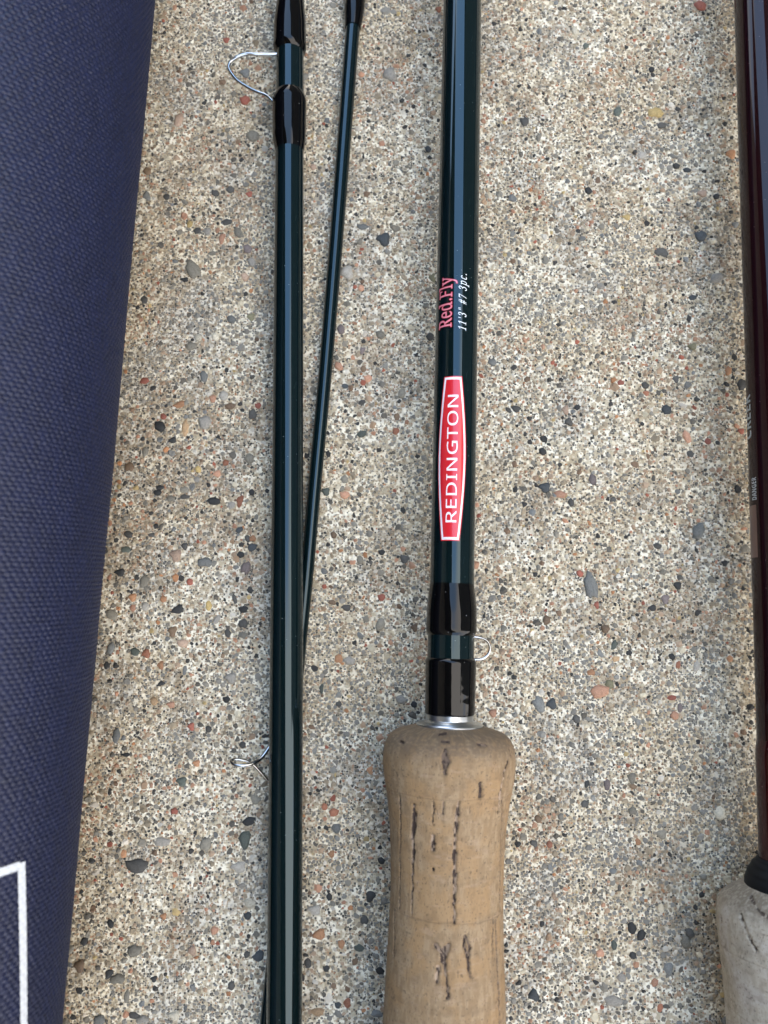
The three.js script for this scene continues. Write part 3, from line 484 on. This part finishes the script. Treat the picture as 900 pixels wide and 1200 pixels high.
// ---------------------------------------------------------------- the maroon rod at the right edge
{
  const rod = along(thing('fly_rod', 'dark maroon fly rod at the right with grey weathered cork handle', 'fishing rod', [103.6 * MM, 16.8 * MM, 0]), [-0.036, 0.006, 1]);
  const blank = profile([[-420, 5.4], [-180, 6.0], [20, 5.95], [64, 6]]);
  part(rod, 'blank', turned(-420, 62, (s, th) => blank(s) + wobble(s, th, 9), { rings: 240, segments: 80 }), blankMaroon);
  part(rod, 'thread_wrap', wrapShape(31.5, 61.6, 5.95, 6.4, 6.35, { left: 0.16, right: 0.03 }), wrapMaroon);
  part(rod, 'winding_check', turned(60.6, 69, profile([[60.6, 6.5], [61.2, 7], [62.5, 8.1], [64.5, 9.2], [66.5, 9.8], [68, 9.9], [69, 9.4]]), { rings: 40 }), rubber);
  const word = (t, weight, color) => print(512, 160, (x, w, h) => { x.clearRect(0, 0, w, h); x.font = weight + ' 150px sans-serif'; x.textBaseline = 'alphabetic'; const tw = x.measureText(t).width; x.save(); x.translate(10, 138); x.scale((w - 20) / tw, 1.1); x.fillStyle = color; x.fillText(t, 0, 0); x.restore(); }, { transparent: true });
  film(rod, 'printed_lettering', { r: blank, s0: -60.3, s1: -47.2, a0: -117, a1: -75, material: word('CREEK', 'bold', '#8f9a9e') });
  film(rod, 'printed_lettering', { r: blank, s0: -36.9, s1: -30.4, a0: -88, a1: -66, material: word('DANGER', 'bold', '#9fa6a8') });
  film(rod, 'printed_band', { r: blank, s0: -29.3, s1: -15.3, a0: -112, a1: -71, material: phys({ color: rgb(0.1, 0.045, 0.035), roughness: 0.35, clearcoat: 0.6, clearcoatRoughness: 0.05 }) });
  const R = rng(8), marks = [{ p: [[-66, 72], [-58, 76], [-52, 79]], w: [0.3, 0.4, 0.3], fill: 0.9 }, { p: [[-70, 68.6], [-50, 70.6], [-30, 71.8], [0, 72.4]], w: [0.4, 0.3, 0.45, 0.3], fill: 0.7, halo: 0.5 }];
  for (let k = 0; k < 26; k++) { const a = -110 + 150 * R(), s = 72 + 70 * R(), l = 1 + 5 * R(); marks.push({ p: [[a, s], [a + 2 * (R() - 0.5), s + l]], w: [0.14 + 0.2 * R()], fill: R(), halo: 0.2 }); }
  const look = { light: [0.45, 0.41, 0.33], mid: [0.37, 0.335, 0.265], warm: [0.48, 0.45, 0.4], dark: [0.17, 0.14, 0.1], pit: [0.075, 0.055, 0.04], crumb: [0.42, 0.37, 0.29], mottleTone: [0.17, 0.14, 0.1], seams: [82, 96], mottle: (s) => 0.7 * (1 - smooth(70, 74, s)) + 0.2 };
  const field = corkField(marks, look);
  corkHandle(rod, 'cork_grip', { field, s0: 66.8, s1: 160, cuts: [82, 96], material: corkMaterial(field, 66.8, 160, 0.88), lumpy: 0.5,
    prof: curved([[66.8, 8.4], [67.4, 10], [69.4, 13.2], [71, 15.2], [72.6, 16.2], [75, 16.6], [80, 16.4], [90, 15.6], [100, 15], [115, 14.6], [160, 15]]) });
}

// ---------------------------------------------------------------- navy fabric rod case at the left edge
{
  const RC = 40, tube = along(thing('rod_case', 'navy woven fabric rod case with white printed outline at the left', 'rod case', [-109 * MM, RC * MM, 0]), [-0.042, 0, 1]);
  // plain weave of thick yarn, its crowns standing up between the crossings
  const CELLX = 1.56, CELLZ = 1.04, weave = (x, z) => {            // x round, z along, in millimetres
    const xx = x + 0.5 * (fbm(z * 0.05, 3, 2) - 0.5) * 3, zz = z + 0.06 * x, row = Math.floor(zz / CELLZ), u = xx / CELLX + (row % 2) * 0.5, a = Math.floor(u), fx = u - a - 0.5 + 0.16 * (hash(a, row) - 0.5), fz = fract(zz / CELLZ) - 0.5 + 0.16 * (hash(a + 50, row) - 0.5);
    return Math.sqrt(Math.max(0, 1 - (fx * fx * 6 + fz * fz * 5.2))) * (0.72 + 0.28 * hash(a + 9, row));
  };
  const color = colorMap(1024, 1024, (u, v) => { const x = u * 100, z = v * 100, q = 0.72 + 0.36 * vnoise(x * 1.1, z * 0.35) + 0.3 * (vnoise(x * 5, z * 3) - 0.5), lint = hash(Math.floor(u * 1024), Math.floor(v * 1024)) > 0.9997 ? 1 : 0; return [0.0054 * q + 0.1 * lint, 0.0102 * q + 0.1 * lint, 0.042 * q + 0.11 * lint]; });
  const fibre = grayMap(512, 512, (u, v) => vnoise(u * 90, v * 300) * 0.6 + 0.4 * vnoise(u * 300, v * 90));
  color.repeat.set(10, 10); fibre.repeat.set(20, 20);
  const cloth = phys({ map: color, bumpMap: fibre, bumpScale: 0.00012, roughness: 0.5, sheen: 0.12, sheenColor: rgb(0.2, 0.3, 0.55), sheenRoughness: 0.45 });
  const body = (s, th) => RC + 0.5 * (fbm(s * 0.02 + 4, th * 2, 2) - 0.5), uvCloth = (deg, s) => [deg * RAD * RC * MM, s * MM];
  const shape = (s, th) => body(s, th) + 0.3 * (weave(th * RC, s) - 0.6);
  const A0 = 22, A1 = 150, S0 = -215, S1 = 130;
  part(tube, 'fabric_shell', mergeGeometries([
    turned(S0, S1, shape, { segments: 330, rings: 1400, from: A0, to: A1, uv: uvCloth }),
    turned(-420, S0, body, { segments: 60, rings: 40, uv: uvCloth }), turned(S1, 300, body, { segments: 60, rings: 40, uv: uvCloth }),
    turned(S0, S1, body, { segments: 90, rings: 60, from: A1, to: 360 + A0, uv: uvCloth }),
  ]), cloth);
  const ink = std({ color: rgb(0.62, 0.64, 0.66), roughness: 0.7 });
  const strip = (p0, p1, n, half, across) => sheet(10, n, (i, j) => { const d = (i - 0.5) * 2 * half * (1 + 0.07 * (vnoise(j * n * 0.7, i * 2) - 0.5)), a = (mix(p0[0], p1[0], j) + (across ? 0 : d / RC / RAD)) * RAD, s = mix(p0[1], p1[1], j) + (across ? d : 0), r = body(s, a) + 0.14 + 0.3 * (shape(s, a) - body(s, a)); return [r * Math.sin(a), r * Math.cos(a), s, a * RC * MM, s * MM]; });
  part(tube, 'printed_outline', mergeGeometries([strip([67, 48.4], [76.5, 92], 180, 0.95, false), strip([40, 49.6], [66.4, 48.9], 80, 0.85, true)]), ink);
}

for (const o of scene.children) o.traverse?.((m) => { if (m.isMesh) m.castShadow = m.receiveShadow = true; });
renderer.render(scene, camera);
